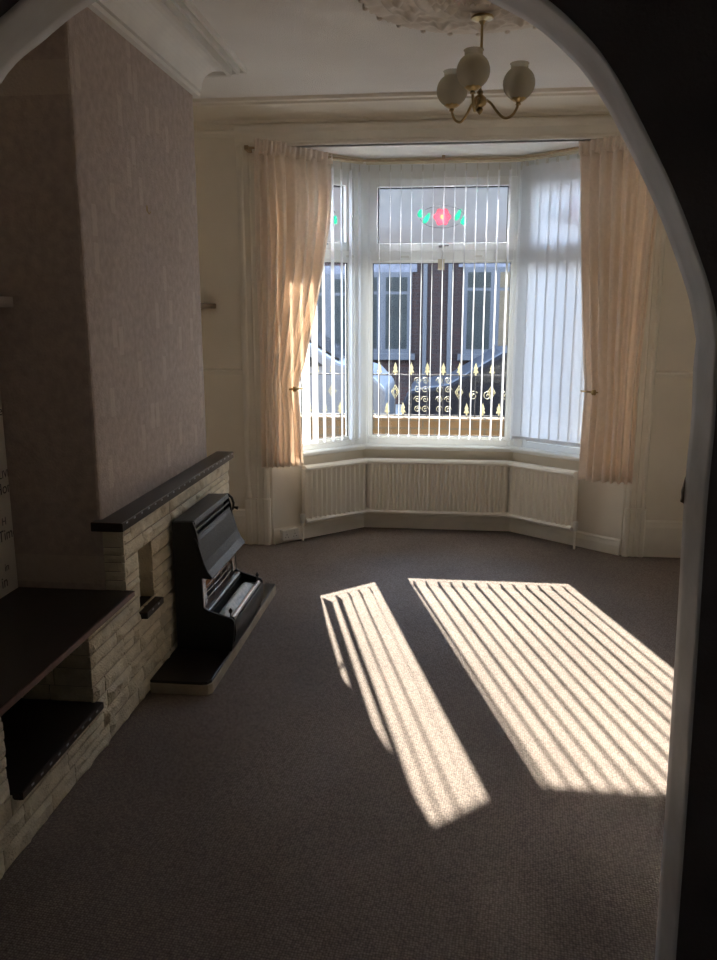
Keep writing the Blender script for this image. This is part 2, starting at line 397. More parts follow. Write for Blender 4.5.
prism(bm, [(YW, 2.55), (YW - .024, 2.55), (YW - .026, 2.565), (YW - .015, 2.58), (YW - .015, 2.625), (YW - .026, 2.645), (YW - .030, 2.66), (YW - .028, 2.668), (YW, 2.668)], 'x', -1.345, 1.276)
struct('trim_architrave_head', bm, 'trim')
def dado(name, x0, x1, z):
    bm = nb(); prism(bm, [(YW, z - .022), (YW - .008, z - .020), (YW - .010, z - .006), (YW - .018, z + .002), (YW - .020, z + .012), (YW - .006, z + .020), (YW, z + .022)], 'x', x0, x1); struct(name, bm, 'trim')
dado('trim_dado_left', XL, -1.341, 1.165); dado('trim_dado_right', 1.272, XR, 1.170)
dado('trim_picture_left', XL, -1.341, 2.63)
# cornices
cv = [(0, 2.592), (-.026, 2.592), (-.030, 2.608), (-.006, 2.612), (-.006, 2.620), (-.030, 2.622), (-.034, 2.636)] + \
     [(-.034 - .10 * (1 - math.cos(a)), 2.636 + .10 * math.sin(a)) for a in [k * PI / 16 for k in range(1, 9)]] + \
     [(-.136, 2.718), (-.156, 2.716), (-.160, 2.764), (-.174, 2.766), (-.176, 2.734), (-.190, 2.734), (-.192, 2.767), (-.206, 2.767), (-.208, 2.746), (-.220, 2.746), (-.222, ZC + .001), (0, ZC + .001)]
def flip(prof): return [(o, z) for o, z in prof]
bm = nb(); sweep(bm, [(XL, BY1), (XB, BY1), (XB, BY0), (XL, BY0)][::-1], [(-o * -1, z) for o, z in cv]); struct('trim_cornice_chimney', bm, 'plaster')
cf = [(0, 2.682), (-.012, 2.682), (-.016, 2.70), (-.05, 2.712), (-.11, 2.728), (-.17, 2.742), (-.20, 2.745), (-.205, 2.756), (-.245, 2.757), (-.247, 2.752), (-.262, 2.752), (-.265, ZC + .001), (0, ZC + .001)]
bm = nb(); sweep(bm, [(XL, YW), (XR, YW)], cf); struct('trim_cornice_far', bm, 'cream')
bm = nb(); sweep(bm, [(XR, YW), (XR, YA1)], cv); struct('trim_cornice_right', bm, 'plaster')

# ------------------------------------------------------------------ bay windows
zs0, zs1 = .615, 2.53
bm = nb(); sweep(bm, B, [(.10, .585), (.10, .615), (-.038, .615), (-.046, .609), (-.046, .591), (-.038, .585)]); struct('trim_window_sill', bm, 'upvc', bevel=.003)
def corner_posts():
    for k in (1, 2):
        Ta, La = frame_T(B[k - 1], B[k]); Tb, Lb = frame_T(B[k], B[k + 1])
        pa = .085 if k == 2 else .085
        mA = .045 if k == 2 else .085; mB = .045 if k == 1 else .085
        def xy(v): return (v.x, v.y)
        o1 = off(B, .022)[k]; o2 = off(B, .108)[k]
        pts = [o1, xy(Tb @ Vector((mB - .022, .022, 0))), xy(Tb @ Vector((mB - .022, .108, 0))), o2, xy(Ta @ Vector((La - mA + .022, .108, 0))), xy(Ta @ Vector((La - mA + .022, .022, 0)))]
        bm = nb(); prism(bm, pts, 'z', zs0, zs1 - .003); struct('trim_corner_post', bm, 'upvc', bevel=.004)

def frame_T(a, b):
    a = Vector((a[0], a[1], 0)); b = Vector((b[0], b[1], 0)); u = (b - a).normalized(); n = Vector((-u.y, u.x, 0))
    T = Matrix(((u.x, n.x, 0, a.x), (u.y, n.y, 0, a.y), (0, 0, 1, 0), (0, 0, 0, 1)))
    return T, (b - a).length
corner_posts()
def flat(bm, pts, n, d, T):
    """thin raised outline lying on the inside of a pane; pts=(u,z)"""
    prism(bm, pts, 'y', n - d, n, T)
def ring_pts(cu, cz, ru, rz, a0, a1, k=28): return [(cu + ru * math.cos(a0 + (a1 - a0) * i / k), cz + rz * math.sin(a0 + (a1 - a0) * i / k)) for i in range(k + 1)]
def stain(parent, T, cu, cz):
    n = .055
    bm = nb()
    for a0, a1 in ((math.radians(35), math.radians(140)), (math.radians(190), math.radians(318)), (math.radians(12), math.radians(36))):
        tube(bm, [T @ Vector((u, n - .001, z)) for u, z in ring_pts(cu, cz, .150, .072, a0, a1)], .0022, 5)
    obj('oval_lead_line', bm, 'leadgrey', parent)
    def petal_ring(r0, r1, k, amp, col, name, ph=0):
        bm = nb(); A = []; Bv = []
        for i in range(60):
            a = 2 * PI * i / 60; q = 1 + amp * math.cos(k * a + ph)
            for (r, Lst) in ((r0, A), (r1, Bv)): Lst.append(bm.verts.new(T @ Vector((cu + r * q * math.cos(a), n, cz + r * q * math.sin(a)))))
        for i in range(60): bm.faces.new((A[i], A[(i + 1) % 60], Bv[(i + 1) % 60], Bv[i]))
        obj(name, bm, col, parent)
    petal_ring(.0475, .054, 6, .10, 'petal', 'outer_petals'); petal_ring(.036, .0472, 6, .10, 'petal2', 'pink_petals')
    petal_ring(.031, .0358, 6, .10, 'petal', 'inner_petals'); petal_ring(.013, .0308, 6, .10, 'petal2', 'heart_petals'); petal_ring(.0005, .0128, 6, .1, 'yellow', 'flower_centre')
    for (lu, lz, ang, ln, wd) in ((-.148, .024, 80, .027, .019), (-.106, -.008, 60, .040, .015), (.108, .012, 65, .040, .015), (.146, -.026, 80, .028, .018)):
        bm = nb(); a = math.radians(ang); pts = []
        for i in range(24):
            t = 2 * PI * i / 24; e = ln * math.cos(t); w = wd * math.sin(t) * (1 - .35 * math.cos(t))
            pts.append(bm.verts.new(T @ Vector((cu + lu + e * math.cos(a) - w * math.sin(a), n, cz + lz + e * math.sin(a) + w * math.cos(a)))))
        bm.faces.new(pts); obj('leaf', bm, 'leafg', parent)

def window(idx, a, b, m0, m1, opening=True):
    T, L = frame_T(a, b)
    root = thing('window_%d' % idx, (T @ Vector((L / 2, .06, zs0)))[:], kind='structure')
    n0, n1 = .03, .10
    bm = nb(); fw = m0
    prs = [(m0[0], m0[1]), (L - m1[1], L - m1[0])]
    for (u0, u1) in prs: box(bm, u0, u1, n0, n1, zs0, zs1, T)
    uL, uR = m0[1], L - m1[1]
    box(bm, uL, uR, n0, n1, zs0, .662, T); box(bm, uL, uR, n0, n1, 1.895, 1.965, T); box(bm, uL, uR, n0, n1, 2.425, zs1, T)
    obj('window_frame', bm, 'upvc', root, bevel=.004)
    # beading round lower pane
    bm = nb(); t = .014
    def rect(bm, u0, u1, z0, z1, w, na, nb_):
        box(bm, u0, u0 + w, na, nb_, z0, z1, T); box(bm, u1 - w, u1, na, nb_, z0, z1, T)
        box(bm, u0 + w, u1 - w, na, nb_, z0, z0 + w, T); box(bm, u0 + w, u1 - w, na, nb_, z1 - w, z1, T)
    rect(bm, uL, uR, .662, 1.895, t, .045, .085); obj('glazing_bead', bm, 'upvc', root, bevel=.003)
    bm = nb(); rect(bm, uL - .008, uR + .008, 1.957, 2.433, .055, .02, .08)
    sash = obj('fanlight_sash', bm, 'upvc', root, bevel=.005)
    bm = nb(); rect(bm, uL + .047, uR - .047, 2.011, 2.379, .006, .056, .066); obj('rubber_gasket', bm, 'rubber', sash)
    bm = nb(); rect(bm, uL + .0135, uR - .0135, .676, 1.8815, .005, .056, .066); obj('rubber_gasket', bm, 'rubber', root)
    quick('lower_pane', (uL + .013, uR - .013, .058, .062, .675, 1.883), 'glass', root, T)
    bm = nb(); box(bm, uL + .046, uR - .046, .058, .062, 2.010, 2.380, T); bm.faces.ensure_lookup_table()
    for q in (0, 1, 3, 4, 5): bm.faces[q].material_index = 1
    fp = obj('frosted_pane', bm, ['frost', 'glass'], root)
    cu = (uL + uR) / 2; stain(fp, T, cu, 2.185)
    # handle on the fanlight
    bm = nb(); box(bm, cu - .02, cu + .02, .008, .02, 1.98, 1.995, T); box(bm, cu - .002, cu + .05, -.004, .009, 1.988, 1.998, T)
    obj('window_handle', bm, 'chrome', sash, bevel=.002)
    bm = nb()
    for s in (-1, 1): box(bm, cu + s * .25 - .03, cu + s * .25 + .03, .022, .03, 1.915, 1.93, T)
    obj('trickle_stay', bm, 'white', root, bevel=.002)
    return root, T, L, cu
w2, T2, L2, cu2 = window(2, B[1], B[2], (.02, .045), (.02, .045))
w1, T1, L1, cu1 = window(1, B[0], B[1], (.12, .155), (.045, .085))
w3, T3, L3, cu3 = window(3, B[2], B[3], (.045, .085), (.10, .125))
# little card hanging from the middle window's handle
tg = thing('hanging_tag', (T2 @ Vector((cu2, .0, 1.84)))[:], 'small cream card tag hanging from middle window handle', 'tag')
bm = nb(); box(bm, cu2 - .022, cu2 + .022, .012, .016, 1.832, 1.905, T2); obj('card', bm, 'tag', tg, bevel=.001)
bm = nb(); tube(bm, [T2 @ Vector((cu2, .014, 1.905)), T2 @ Vector((cu2 + .01, .006, 1.95)), T2 @ Vector((cu2 + .02, .002, 1.99))], .0012, 5); obj('string', bm, 'tag', tg)

# ------------------------------------------------------------------ vertical blinds
def vane_mesh(w, z0, z1):
    bm = nb(); n = 6; A = []; Bv = []
    for k in range(n + 1):
        t = k / n - .5; c = .003 * (1 - 4 * t * t)
        A.append(bm.verts.new((c, t * w, z0))); Bv.append(bm.verts.new((c, t * w, z1)))
    for k in range(n): f = bm.faces.new((A[k], A[k + 1], Bv[k + 1], Bv[k])); f.smooth = True
    me = bpy.data.meshes.new('vane'); bm.to_mesh(me); bm.free(); me.materials.append(M['vane']); return me
VM = vane_mesh(.089, 0, 1.80)
bm = nb(); box(bm, -.004, .004, -.040, .040, 0, .022); WM = bpy.data.meshes.new('bottom_weight'); bm.to_mesh(WM); bm.free(); WM.materials.append(M['vane'])
bm = nb(); box(bm, -.004, .004, -.008, .008, 0, .045); HM = bpy.data.meshes.new('hanger'); bm.to_mesh(HM); bm.free(); HM.materials.append(M['white'])
def blind(idx, T, u0, u1, deg, label, jit=2.5, zb=.668):
    n0 = -.045; zt = 2.55
    root = thing('vertical_blind', (T @ Vector(((u0 + u1) / 2, n0, .675)))[:], label, 'window blind', 'vertical blinds in the bay')
    bm = nb(); box(bm, u0 - .02, u1 + .02, n0 - .020, n0 + .020, 2.515, 2.547, T); obj('headrail', bm, 'tag', root, bevel=.003)
    cnt = int(round((u1 - u0) / .0735)); base = world_loc(root); bots = []
    for i in range(cnt + 1):
        u = u0 + (u1 - u0) * i / cnt
        p = T @ Vector((u, n0, zb))
        v = bpy.data.objects.new('vane', VM); C.objects.link(v); v.parent = root; v.location = p - base
        a = math.radians((deg[min(i, len(deg) - 1)] if isinstance(deg, tuple) else deg) + random.uniform(-jit, jit)); v.rotation_euler = (0, 0, a)
        w = bpy.data.objects.new('bottom_weight', WM); C.objects.link(w); w.parent = v
        h = bpy.data.objects.new('hanger', HM); C.objects.link(h); h.parent = v; h.location = (0, 0, 1.795)
        bots.append((p, a))
    for s in (-1, 1):
        bm = nb(); pts = []
        for i in range(len(bots) - 1):
            q0 = bots[i][0] + Vector((-math.sin(bots[i][1]), math.cos(bots[i][1]), 0)) * .036 * s
            q1 = bots[i + 1][0] + Vector((-math.sin(bots[i + 1][1]), math.cos(bots[i + 1][1]), 0)) * .036 * s
            for k in range(6):
                t = k / 6; p = q0.lerp(q1, t); p.z += .012 - .016 * 4 * t * (1 - t); pts.append(p)
        pts.append(q1 + Vector((0, 0, .012)))
        tube(bm, pts, .0014, 4); obj('link_chain', bm, 'white', root)
    return root
blind(2, T2, .04, L2 - .02, 4.5, 'wide white vertical blind of the middle window with the red flower pane', 2.2)
blind(1, T1, .10, L1 - .07, (48, 46, 44, 34, 22, 20, 18, 18, 18), 'narrow white vertical blind at the side window left of the middle window, slats open', 2.5)
blind(3, T3, .055, L3 - .06, 60.0, 'narrow white vertical blind with slats closed, at the right side window', 1.5, .685)

# ------------------------------------------------------------------ curtain pole and curtains
pole = thing('curtain_pole', (-.0, 5.4, 2.5), 'pine wood curtain pole bent round the bay at ceiling height', 'curtain pole')
path = [(-1.262, 5.06, 2.525), (-1.16, 5.075, 2.525), (-1.0, 5.19, 2.525), (-.785, 5.42, 2.525), (-.58, 5.555, 2.525), (-.07, 5.57, 2.525), (.45, 5.555, 2.525), (.70, 5.33, 2.525), (.97, 5.14, 2.525), (1.15, 5.075, 2.525), (1.262, 5.06, 2.525)]
bm = nb(); tube(bm, catmull(path, 5), .0075, 10); obj('pole', bm, 'wood', pole, smooth=True)
for x in (-1.25, 1.25):
    bm = nb(); box(bm, x - .012, x + .012, 5.045, YW - .002, 2.512, 2.538); obj('wall_bracket', bm, 'wood', pole, bevel=.002)
bm = nb(); box(bm, -.075, -.055, 5.56, 5.58, 2.53, 2.552); obj('ceiling_bracket', bm, 'wood', pole)

def curtain(name, levels, folds, label, seed, header=.085):
    """levels: (z, [path points (x,y)], fold amplitude), top to bottom"""
    rnd = random.Random(seed); ph = [rnd.uniform(-.5, .5) for _ in range(folds * 2 + 4)]
    root = thing(name, (levels[-1][1][0][0], levels[-1][1][0][1], levels[-1][0]), label, 'curtain', 'peach curtains of the bay')
    NU = folds * 14; 
    def lv(z):
        for i in range(len(levels) - 1):
            a, b = levels[i], levels[i + 1]
            if a[0] >= z >= b[0]:
                t = (a[0] - z) / (a[0] - b[0]); t = t * t * (3 - 2 * t) if False else t
                # smooth interpolation through neighbours
                p = levels[max(i - 1, 0)]; q = levels[min(i + 2, len(levels) - 1)]
                def cm(w, x, y, v): return .5 * (2 * x + (-w + y) * t + (2 * w - 5 * x + 4 * y - v) * t * t + (-w + 3 * x - 3 * y + v) * t ** 3)
                return [(cm(p[1][k][0], a[1][k][0], b[1][k][0], q[1][k][0]), cm(p[1][k][1], a[1][k][1], b[1][k][1], q[1][k][1])) for k in range(3)], a[2] + (b[2] - a[2]) * t
        return levels[-1][1], levels[-1][2]
    def pt(P, u):  # quadratic through the three points
        a, b, c = [Vector(p) for p in P]
        return a * (2 * (u - .5) * (u - 1)) + b * (4 * u * (1 - u)) + c * (2 * u * (u - .5))
    def build(z_hi, z_lo, nz, amp_k, freq, m, nm, lift=0):
        bm = nb(); G = []
        for j in range(nz + 1):
            z = z_hi + (z_lo - z_hi) * j / nz; P, amp = lv(z); row = []
            for i in range(NU + 1):
                u = i / NU; p = pt(P, u); q = pt(P, min(1, u + .01)) - pt(P, max(0, u - .01)); q.normalize(); n = Vector((q.y, -q.x))
                f = u * freq; k = int(f); w = ph[k] + (ph[k + 1] - ph[k]) * (f - k)
                s = math.sin(2 * PI * (f + .22 * w + .05 * math.sin(z * 2.3 + k)))
                s = math.copysign(abs(s) ** .75, s) * (1 + .5 * w) + .22 * math.sin(2 * PI * (2.3 * f + w) + z)
                d = 1.35 * amp * amp_k * s + lift
                row.append(bm.verts.new((p.x + n.x * d, p.y + n.y * d, z)))
            G.append(row)
        for j in range(nz):
            for i in range(NU): f = bm.faces.new((G[j][i], G[j][i + 1], G[j + 1][i + 1], G[j + 1][i])); f.smooth = True
        o = obj(nm, bm, m, root, fix=False); sd = o.modifiers.new('solid', 'SOLIDIFY'); sd.thickness = .0016; sd.offset = 0
        return o
    ztop, zbot = levels[0][0], levels[-1][0]
    build(ztop - header * .8, zbot + .0, 60, 1.0, folds, 'curtain', 'curtain_drop')
    # pencil-pleat heading: narrow slanting pleats
    bm = nb(); G = []; nz = 8
    for j in range(nz + 1):
        z = ztop - header * j / nz; P, amp = lv(z); row = []
        for i in range(NU * 2 + 1):
            u = i / (NU * 2); p = pt(P, u); q = pt(P, min(1, u + .01)) - pt(P, max(0, u - .01)); q.normalize(); n = Vector((q.y, -q.x))
            s = math.sin(2 * PI * (u * folds * 2.0 + .35 * j / nz)); s = math.copysign(abs(s) ** .6, s)
            t = j / nz; a2 = .013 * (1 - .3 * math.sin(PI * t))
            f = u * folds; k = int(f); w = ph[k] + (ph[k + 1] - ph[k]) * (f - k)
            d = a2 * s + t * t * amp * .5 * math.sin(2 * PI * (f + .22 * w)) + .004
            row.append(bm.verts.new((p.x + n.x * d, p.y + n.y * d, z + .004 * math.sin(u * 40))))
        G.append(row)
    for j in range(nz):
        for i in range(NU * 2): f = bm.faces.new((G[j][i], G[j][i + 1], G[j + 1][i + 1], G[j + 1][i])); f.smooth = True
    o = obj('heading_tape', bm, 'curtain', root, fix=False); sd = o.modifiers.new('solid', 'SOLIDIFY'); sd.thickness = .0016; sd.offset = 0
    return root
curtain('curtain', [(2.565, [(-1.19, 5.01), (-1.01, 5.145), (-.785, 5.43)], .020),
                    (2.2, [(-1.195, 5.02), (-1.0, 5.14), (-.77, 5.34)], .026),
                    (1.80, [(-1.20, 5.03), (-1.01, 5.12), (-.815, 5.26)], .026),
                    (1.50, [(-1.20, 5.05), (-1.04, 5.11), (-.865, 5.21)], .024),
                    (1.22, [(-1.20, 5.06), (-1.07, 5.09), (-.925, 5.18)], .020),
                    (1.07, [(-1.20, 5.07), (-1.09, 5.09), (-.965, 5.17)], .016),
                    (.90, [(-1.205, 5.07), (-1.08, 5.09), (-.958, 5.17)], .018),
                    (.55, [(-1.205, 5.07), (-1.08, 5.09), (-.945, 5.17)], .022)], 8,
        'peach curtain left of the bay window, gathered back low by its tie', 3)
curtain('curtain', [(2.555, [(.752, 5.235), (.965, 5.10), (1.19, 5.035)], .020),
                    (2.2, [(.775, 5.22), (.97, 5.09), (1.19, 5.04)], .026),
                    (1.80, [(.80, 5.20), (.98, 5.09), (1.175, 5.04)], .034),
                    (1.50, [(.825, 5.19), (.985, 5.08), (1.165, 5.04)], .028),
                    (1.22, [(.852, 5.18), (.99, 5.08), (1.155, 5.05)], .026),
                    (1.07, [(.868, 5.18), (1.0, 5.08), (1.150, 5.05)], .024),
                    (.90, [(.868, 5.18), (1.0, 5.08), (1.150, 5.05)], .026),
                    (.50, [(.868, 5.18), (1.0, 5.08), (1.150, 5.05)], .034)], 7,
        'peach curtain right of the bay window, hanging almost straight beside the closed blind', 11)
def tieback(x, y, z, sx, label, pts):
    r = thing('curtain_tieback', (x, y, z), label, 'curtain tieback', 'brass curtain tiebacks')
    bm = nb(); tube(bm, pts, .006, 8); obj('band', bm, 'brass', r, smooth=True)
    bm = nb(); T = Matrix.Translation((x, y, z)) @ Matrix.Rotation(PI / 2, 4, 'X')
    lathe(bm, [(0.0, .018), (.008, .016), (.014, .009), (.018, .003), (.018, 0), (.006, -.004)], (0, 0, 0), 16, T, wob=lambda a, rr: 1 + .15 * math.cos(6 * a)); obj('rosette', bm, 'brass', r, smooth=True)
    for s in (-1, 1):
        bm = nb(); box(bm, x + s * .014 - .012, x + s * .014 + .012, y - .004, y + .003, z - .004, z + .004); obj('rosette_arm', bm, 'brass', r, bevel=.002)
tieback(-.985, 5.095, 1.062, 1, 'brass tieback holding the left peach curtain', [(-.955, 5.20, 1.06), (-.94, 5.165, 1.062), (-.955, 5.12, 1.064), (-.99, 5.09, 1.064), (-1.02, 5.085, 1.062)])
tieback(.895, 5.088, 1.062, -1, 'brass tieback clip on the right peach curtain', [(.84, 5.215, 1.06), (.835, 5.18, 1.062), (.85, 5.13, 1.064), (.88, 5.10, 1.064), (.91, 5.088, 1.062)])

# ------------------------------------------------------------------ radiator
rad = thing('radiator', (-.06, 5.58, .13), 'long cream panel radiator bent round the bay under the window sill', 'radiator')
RB = off(B, -.085); RB[0] = (-.955, 5.262); RB[3] = (.838, 5.262)
zr0, zr1 = .125, .525
def panel(a, b, ribs, nm):
    T, L = frame_T(a, b); bm = nb(); pts = []
    # corrugated front
    k = ribs * 8; e = .02
    pts = [(e * .3, .012), (e * .3, 0)]
    for i in range(k + 1):
        u = e + (L - 2 * e) * i / k; ph = i / 8 * 2 * PI
        s = (math.cos(ph) + 1) / 2; s = s ** .8
        pts.append((u, -.020 * (1 - s)))
    pts += [(L - e * .3, 0), (L - e * .3, .012)]
    prism(bm, [(u, n) for u, n in pts], 'z', zr0 + .03, zr1 - .03, T)
    return obj(nm, bm, 'rad', rad, smooth=False)
panel(RB[0], RB[1], 12, 'ribbed_panel'); panel(RB[1], RB[2], 31, 'ribbed_panel'); panel(RB[2], RB[3], 13, 'ribbed_panel')
for (z0, z1, nm) in ((zr1 - .036, zr1, 'top_rail'), (zr0, zr0 + .034, 'bottom_rail')):
    bm = nb(); sweep(bm, RB, [(-.018, z0 + .005), (-.024, (z0 + z1) / 2), (-.018, z1 - .005), (-.004, z1), (.04, z1), (.04, z0), (-.004, z0)]); obj(nm, bm, 'rad', rad)
bm = nb(); sweep(bm, RB, [(.035, zr0 + .03), (.035, zr1 - .03), (.042, zr1 - .03), (.042, zr0 + .03)]); obj('back_panel', bm, 'rad', rad)
for k, (a, sgn) in enumerate(((RB[0], -1), (RB[3], 1))):
    nx = -.66 if sgn < 0 else .62; d = Vector((sgn * .77, -.64 if sgn < 0 else -.64, 0)).normalized()
    p = Vector((a[0], a[1], 0)) + d * .028 + Vector((0, .02, 0))
    bm = nb(); tube(bm, [p + Vector((0, 0, 0)), p + Vector((0, 0, .10)), p + Vector((0, 0, .14))], .008, 10); obj('feed_pipe', bm, 'rad', rad, smooth=True)
    bm = nb(); lathe(bm, [(.010, .0), (.015, .004), (.015, .03), (.018, .032), (.018, .058), (.012, .066), (0, .067)], (p.x, p.y, .125), 14); obj('valve_cap', bm, 'white', rad, smooth=True)
    bm = nb(); tube(bm, [p + Vector((0, 0, .14)), Vector((a[0], a[1] + .02, .14)) - d * .01], .008, 8); obj('valve_tail', bm, 'chrome', rad, smooth=True)
    e = Vector((a[0], a[1], 0)); bm = nb(); T, L = frame_T((a[0], a[1]), (a[0] - d.x, a[1] - d.y)) if sgn < 0 else frame_T((a[0] - d.x, a[1] - d.y), (a[0], a[1]))
    if sgn < 0: box(bm, -.004, .004, 0.0, .045, zr0 + .02, zr1 - .02, T)
    else: box(bm, L - .004, L + .004, 0.0, .045, zr0 + .02, zr1 - .02, T)
    obj('end_cover', bm, 'rad', rad, bevel=.003)
for t in (.15, .85):
    p = Vector(RB[1]).lerp(Vector(RB[2]), t); bm = nb(); box(bm, p.x - .012, p.x + .012, p.y + .035, 5.682, .30, .33); obj('wall_bracket', bm, 'rad', rad)

# double socket by the skirting
Ts, Ls = frame_T(B[0], B[1])
so = thing('wall_socket', (Ts @ Vector((.12, -.02, .02)))[:], 'white double plug socket low on the wall left of the radiator', 'socket')
bm = nb(); box(bm, .045, .175, -.048, -.0005, .022, .096, Ts); obj('socket_plate', bm, 'white', so, bevel=.004)
for u in (.078, .142):
    bm = nb(); box(bm, u - .006, u + .006, -.053, -.047, .076, .088, Ts); obj('switch', bm, 'white', so, bevel=.001)
    bm = nb()
    for (du, dz, w, h) in ((0, .062, .002, .004), (-.011, .044, .0035, .002), (.011, .044, .0035, .002)): box(bm, u + du - w, u + du + w, -.0488, -.047, dz - h, dz + h, Ts)
    obj('pin_holes', bm, 'black', so)

# ------------------------------------------------------------------ stone fireplace
fp = thing('stone_fireplace', (XS, 2.8, 0), 'cream painted split-stone fireplace wall along the chimney breast with dark tiled shelves', 'fireplace')
levels_z = [0, .07, .135, .20, .262, .33, .38, .437, .487, .55, .62, .68, .752]
H1 = (1.915, 2.47, .20, .487); H2 = (2.93, 3.09, .38, .62)
def stones(bm, u0, u1, z0, z1, mp, rnd, jl=0, jr=0):
    """one course between z0,z1, filled with rough stones. mp(u,d,z)->world"""
    u = u0
    while u < u1 - .01:
        w = rnd.choice((.10, .16, .22, .28, .34)); 
        if u1 - u - w < .06: w = u1 - u
        halves = [(z0, z1)]
        if z1 - z0 > .055 and rnd.random() < .22: zm = (z0 + z1) / 2; halves = [(z0, zm), (zm, z1)]
        for (a, b) in halves:
            nx = max(3, int(w / .018)); nz = max(3, int((b - a) / .013)); base = rnd.uniform(.006, .013); sd = rnd.uniform(0, 99)
            g = .0022; G = []
            lo = u + g - (jl * rnd.uniform(0, .012) if abs(u - u0) < 1e-6 else 0); hi = u + w - g + (jr * rnd.uniform(0, .012) if abs(u + w - u1) < 1e-6 else 0)
            for j in range(nz + 1):
                row = []
                for i in range(nx + 1):
                    s = i / nx; t = j / nz; uu = lo + (hi - lo) * s; zz = a + g + (b - a - 2 * g) * t
                    e = min(s * (hi - lo), (1 - s) * (hi - lo), t * (b - a), (1 - t) * (b - a)) / .010
                    k = min(1, e) ** .5
                    d = (base + .010 * noise.noise(Vector((uu * 24 + sd, zz * 30, sd))) + .006 * noise.noise(Vector((uu * 60 + sd, zz * 70, sd)))) * k
                    d = max(d, 0) if k else 0
                    ju = .0025 * noise.noise(Vector((zz * 80, sd, uu * 3))) if i in (0, nx) else 0
                    row.append(bm.verts.new(mp(uu + ju, d, zz)))
                G.append(row)
            for j in range(nz):
                for i in range(nx): f = bm.faces.new((G[j][i], G[j][i + 1], G[j + 1][i + 1], G[j + 1][i]))
            # sides back to the mortar
            ringv = [G[0][i] for i in range(nx + 1)] + [G[j][nx] for j in range(1, nz + 1)] + [G[nz][i] for i in range(nx - 1, -1, -1)] + [G[j][0] for j in range(nz - 1, 0, -1)]
            bk = []
            for v in ringv: bk.append(bm.verts.new(mp.back(v.co)))
            for i in range(len(ringv)): bm.faces.new((ringv[i], bk[i], bk[(i + 1) % len(bk)], ringv[(i + 1) % len(ringv)]))
        u += w
class Front:
    def __call__(s, u, d, z): return Vector((XS + d - .012, u, z))
    def back(s, c): return Vector((XS - .020, c.y, c.z))
class Face:
    def __init__(s, y): s.y = y
    def __call__(s, u, d, z): return Vector((u, s.y - d * .6, z))
    def back(s, c): return Vector((c.x, s.y + .01, c.z))
rnd = random.Random(21); bm = nb(); fr = Front()
for i in range(len(levels_z) - 1):
    a, b = levels_z[i], levels_z[i + 1]
    spans = []
    segs = [(1.702, 4.28)] if b <= .487 + 1e-6 else [(BY0, 4.28)]
    for (s0, s1) in segs:
        cur = [(s0, s1)]
        for h in (H1, H2):
            if a >= h[2] - 1e-3 and b <= h[3] + .003:
                nx = []
                for (p, q) in cur:
                    if h[0] > p and h[1] < q: nx += [(p, h[0]), (h[1], q)]
                    else: nx.append((p, q))
                cur = nx
        spans += cur
    for (p, q) in spans: stones(bm, p, q, a, b, fr, rnd, jl=1 if p in (H1[1], H2[1]) else 0, jr=1 if q in (H1[0], H2[0]) else 0)
obj('stone_facing', bm, 'stone', fp, smooth=True, angle=30)
bm = nb(); f2 = Face(BY0)
for a, b in zip(levels_z[8:-1], levels_z[9:]): stones(bm, XB, XS + .002, max(a, .51), b, f2, rnd)
obj('end_facing', bm, 'stone', fp, smooth=True, angle=30)
bm = nb(); f3 = Face(H1[1] + .004)
for a, b in zip(levels_z[3:8], levels_z[4:9]): stones(bm, XL + .06, XS - .012, a, b, f3, rnd)
obj('recess_side_facing', bm, 'stone', fp, smooth=True, angle=30)
bm = nb(); g = XS - .015
box(bm, XL, g, 1.702, H1[0] - .01, 0, .487); box(bm, XL, g, H1[1] + .01, BY0 - .002, 0, .487); box(bm, XL, g, H1[0] - .01, H1[1] + .01, 0, .185); box(bm, XL, XL + .05, H1[0] - .01, H1[1] + .01, .185, .487)
g2 = XB + .001
box(bm, g2, g, BY0 + .006, H2[0] - .01, 0, .752); box(bm, g2, g, H2[1] + .01, 4.278, 0, .752); box(bm, g2, g, H2[0] - .01, H2[1] + .01, 0, .352); box(bm, g2, g, H2[0] - .01, H2[1] + .01, .628, .752)
obj('masonry_core', bm, 'stoneback', fp)
quick('niche_back', (g2, g2 + .006, H2[0] - .01, H2[1] + .01, .352, .628), 'stone', fp)
quick('niche_side', (g2, g, H2[1] + .001, H2[1] + .0095, .352, .628), 'stone', fp)
def shelf(name, x0, x1, y0, y1, z0, z1, dashes=0, edge='tile'):
    o = quick(name, (x0, x1, y0, y1, z0, z1), 'tile', fp, bevel=.003)
    bm = nb(); box(bm, x1 - .001, x1 + .004, y0 + .002, y1 - .002, z0 + .001, z1 - .001); obj('tile_edging', bm, edge, o, bevel=.001)
    if dashes:
        st = (y1 - y0 - .06) / dashes
        for i in range(dashes):
            y = y0 + .03 + st * (i + .5); quick('pale_dash', (x1 - .001, x1 + .0052, y - .007, y + .007, z1 - .011, z1 - .005), 'dash', o)
bm = nb(); prism(bm, [(-1.305, 2.735), (-1.305, 2.785), (XB + .001, 2.785), (XB + .001, 4.30), (-1.186, 4.30), (-1.186, 2.735)], 'z', .753, .788); ms = obj('mantel_shelf', bm, 'tile', fp, bevel=.003)
quick('tile_edging', (-1.187, -1.182, 2.737, 4.298, .754, .787), 'tile', ms, bevel=.001)
for q in range(21):
    y = 2.78 + 1.48 * q / 20; quick('pale_dash', (-1.187, -1.1805, y - .007, y + .007, .777, .783), 'dash', ms)
shelf('long_seat_slab', XL + .001, -1.175, 1.702, 2.789, .488, .510, 0, 'tileedge')
shelf('recess_shelf', XL + .051, -1.185, 1.93, 2.482, .182, .207, 9)
shelf('niche_shelf', XB + .007, -1.178, 2.905, 3.095, .346, .374, 2)
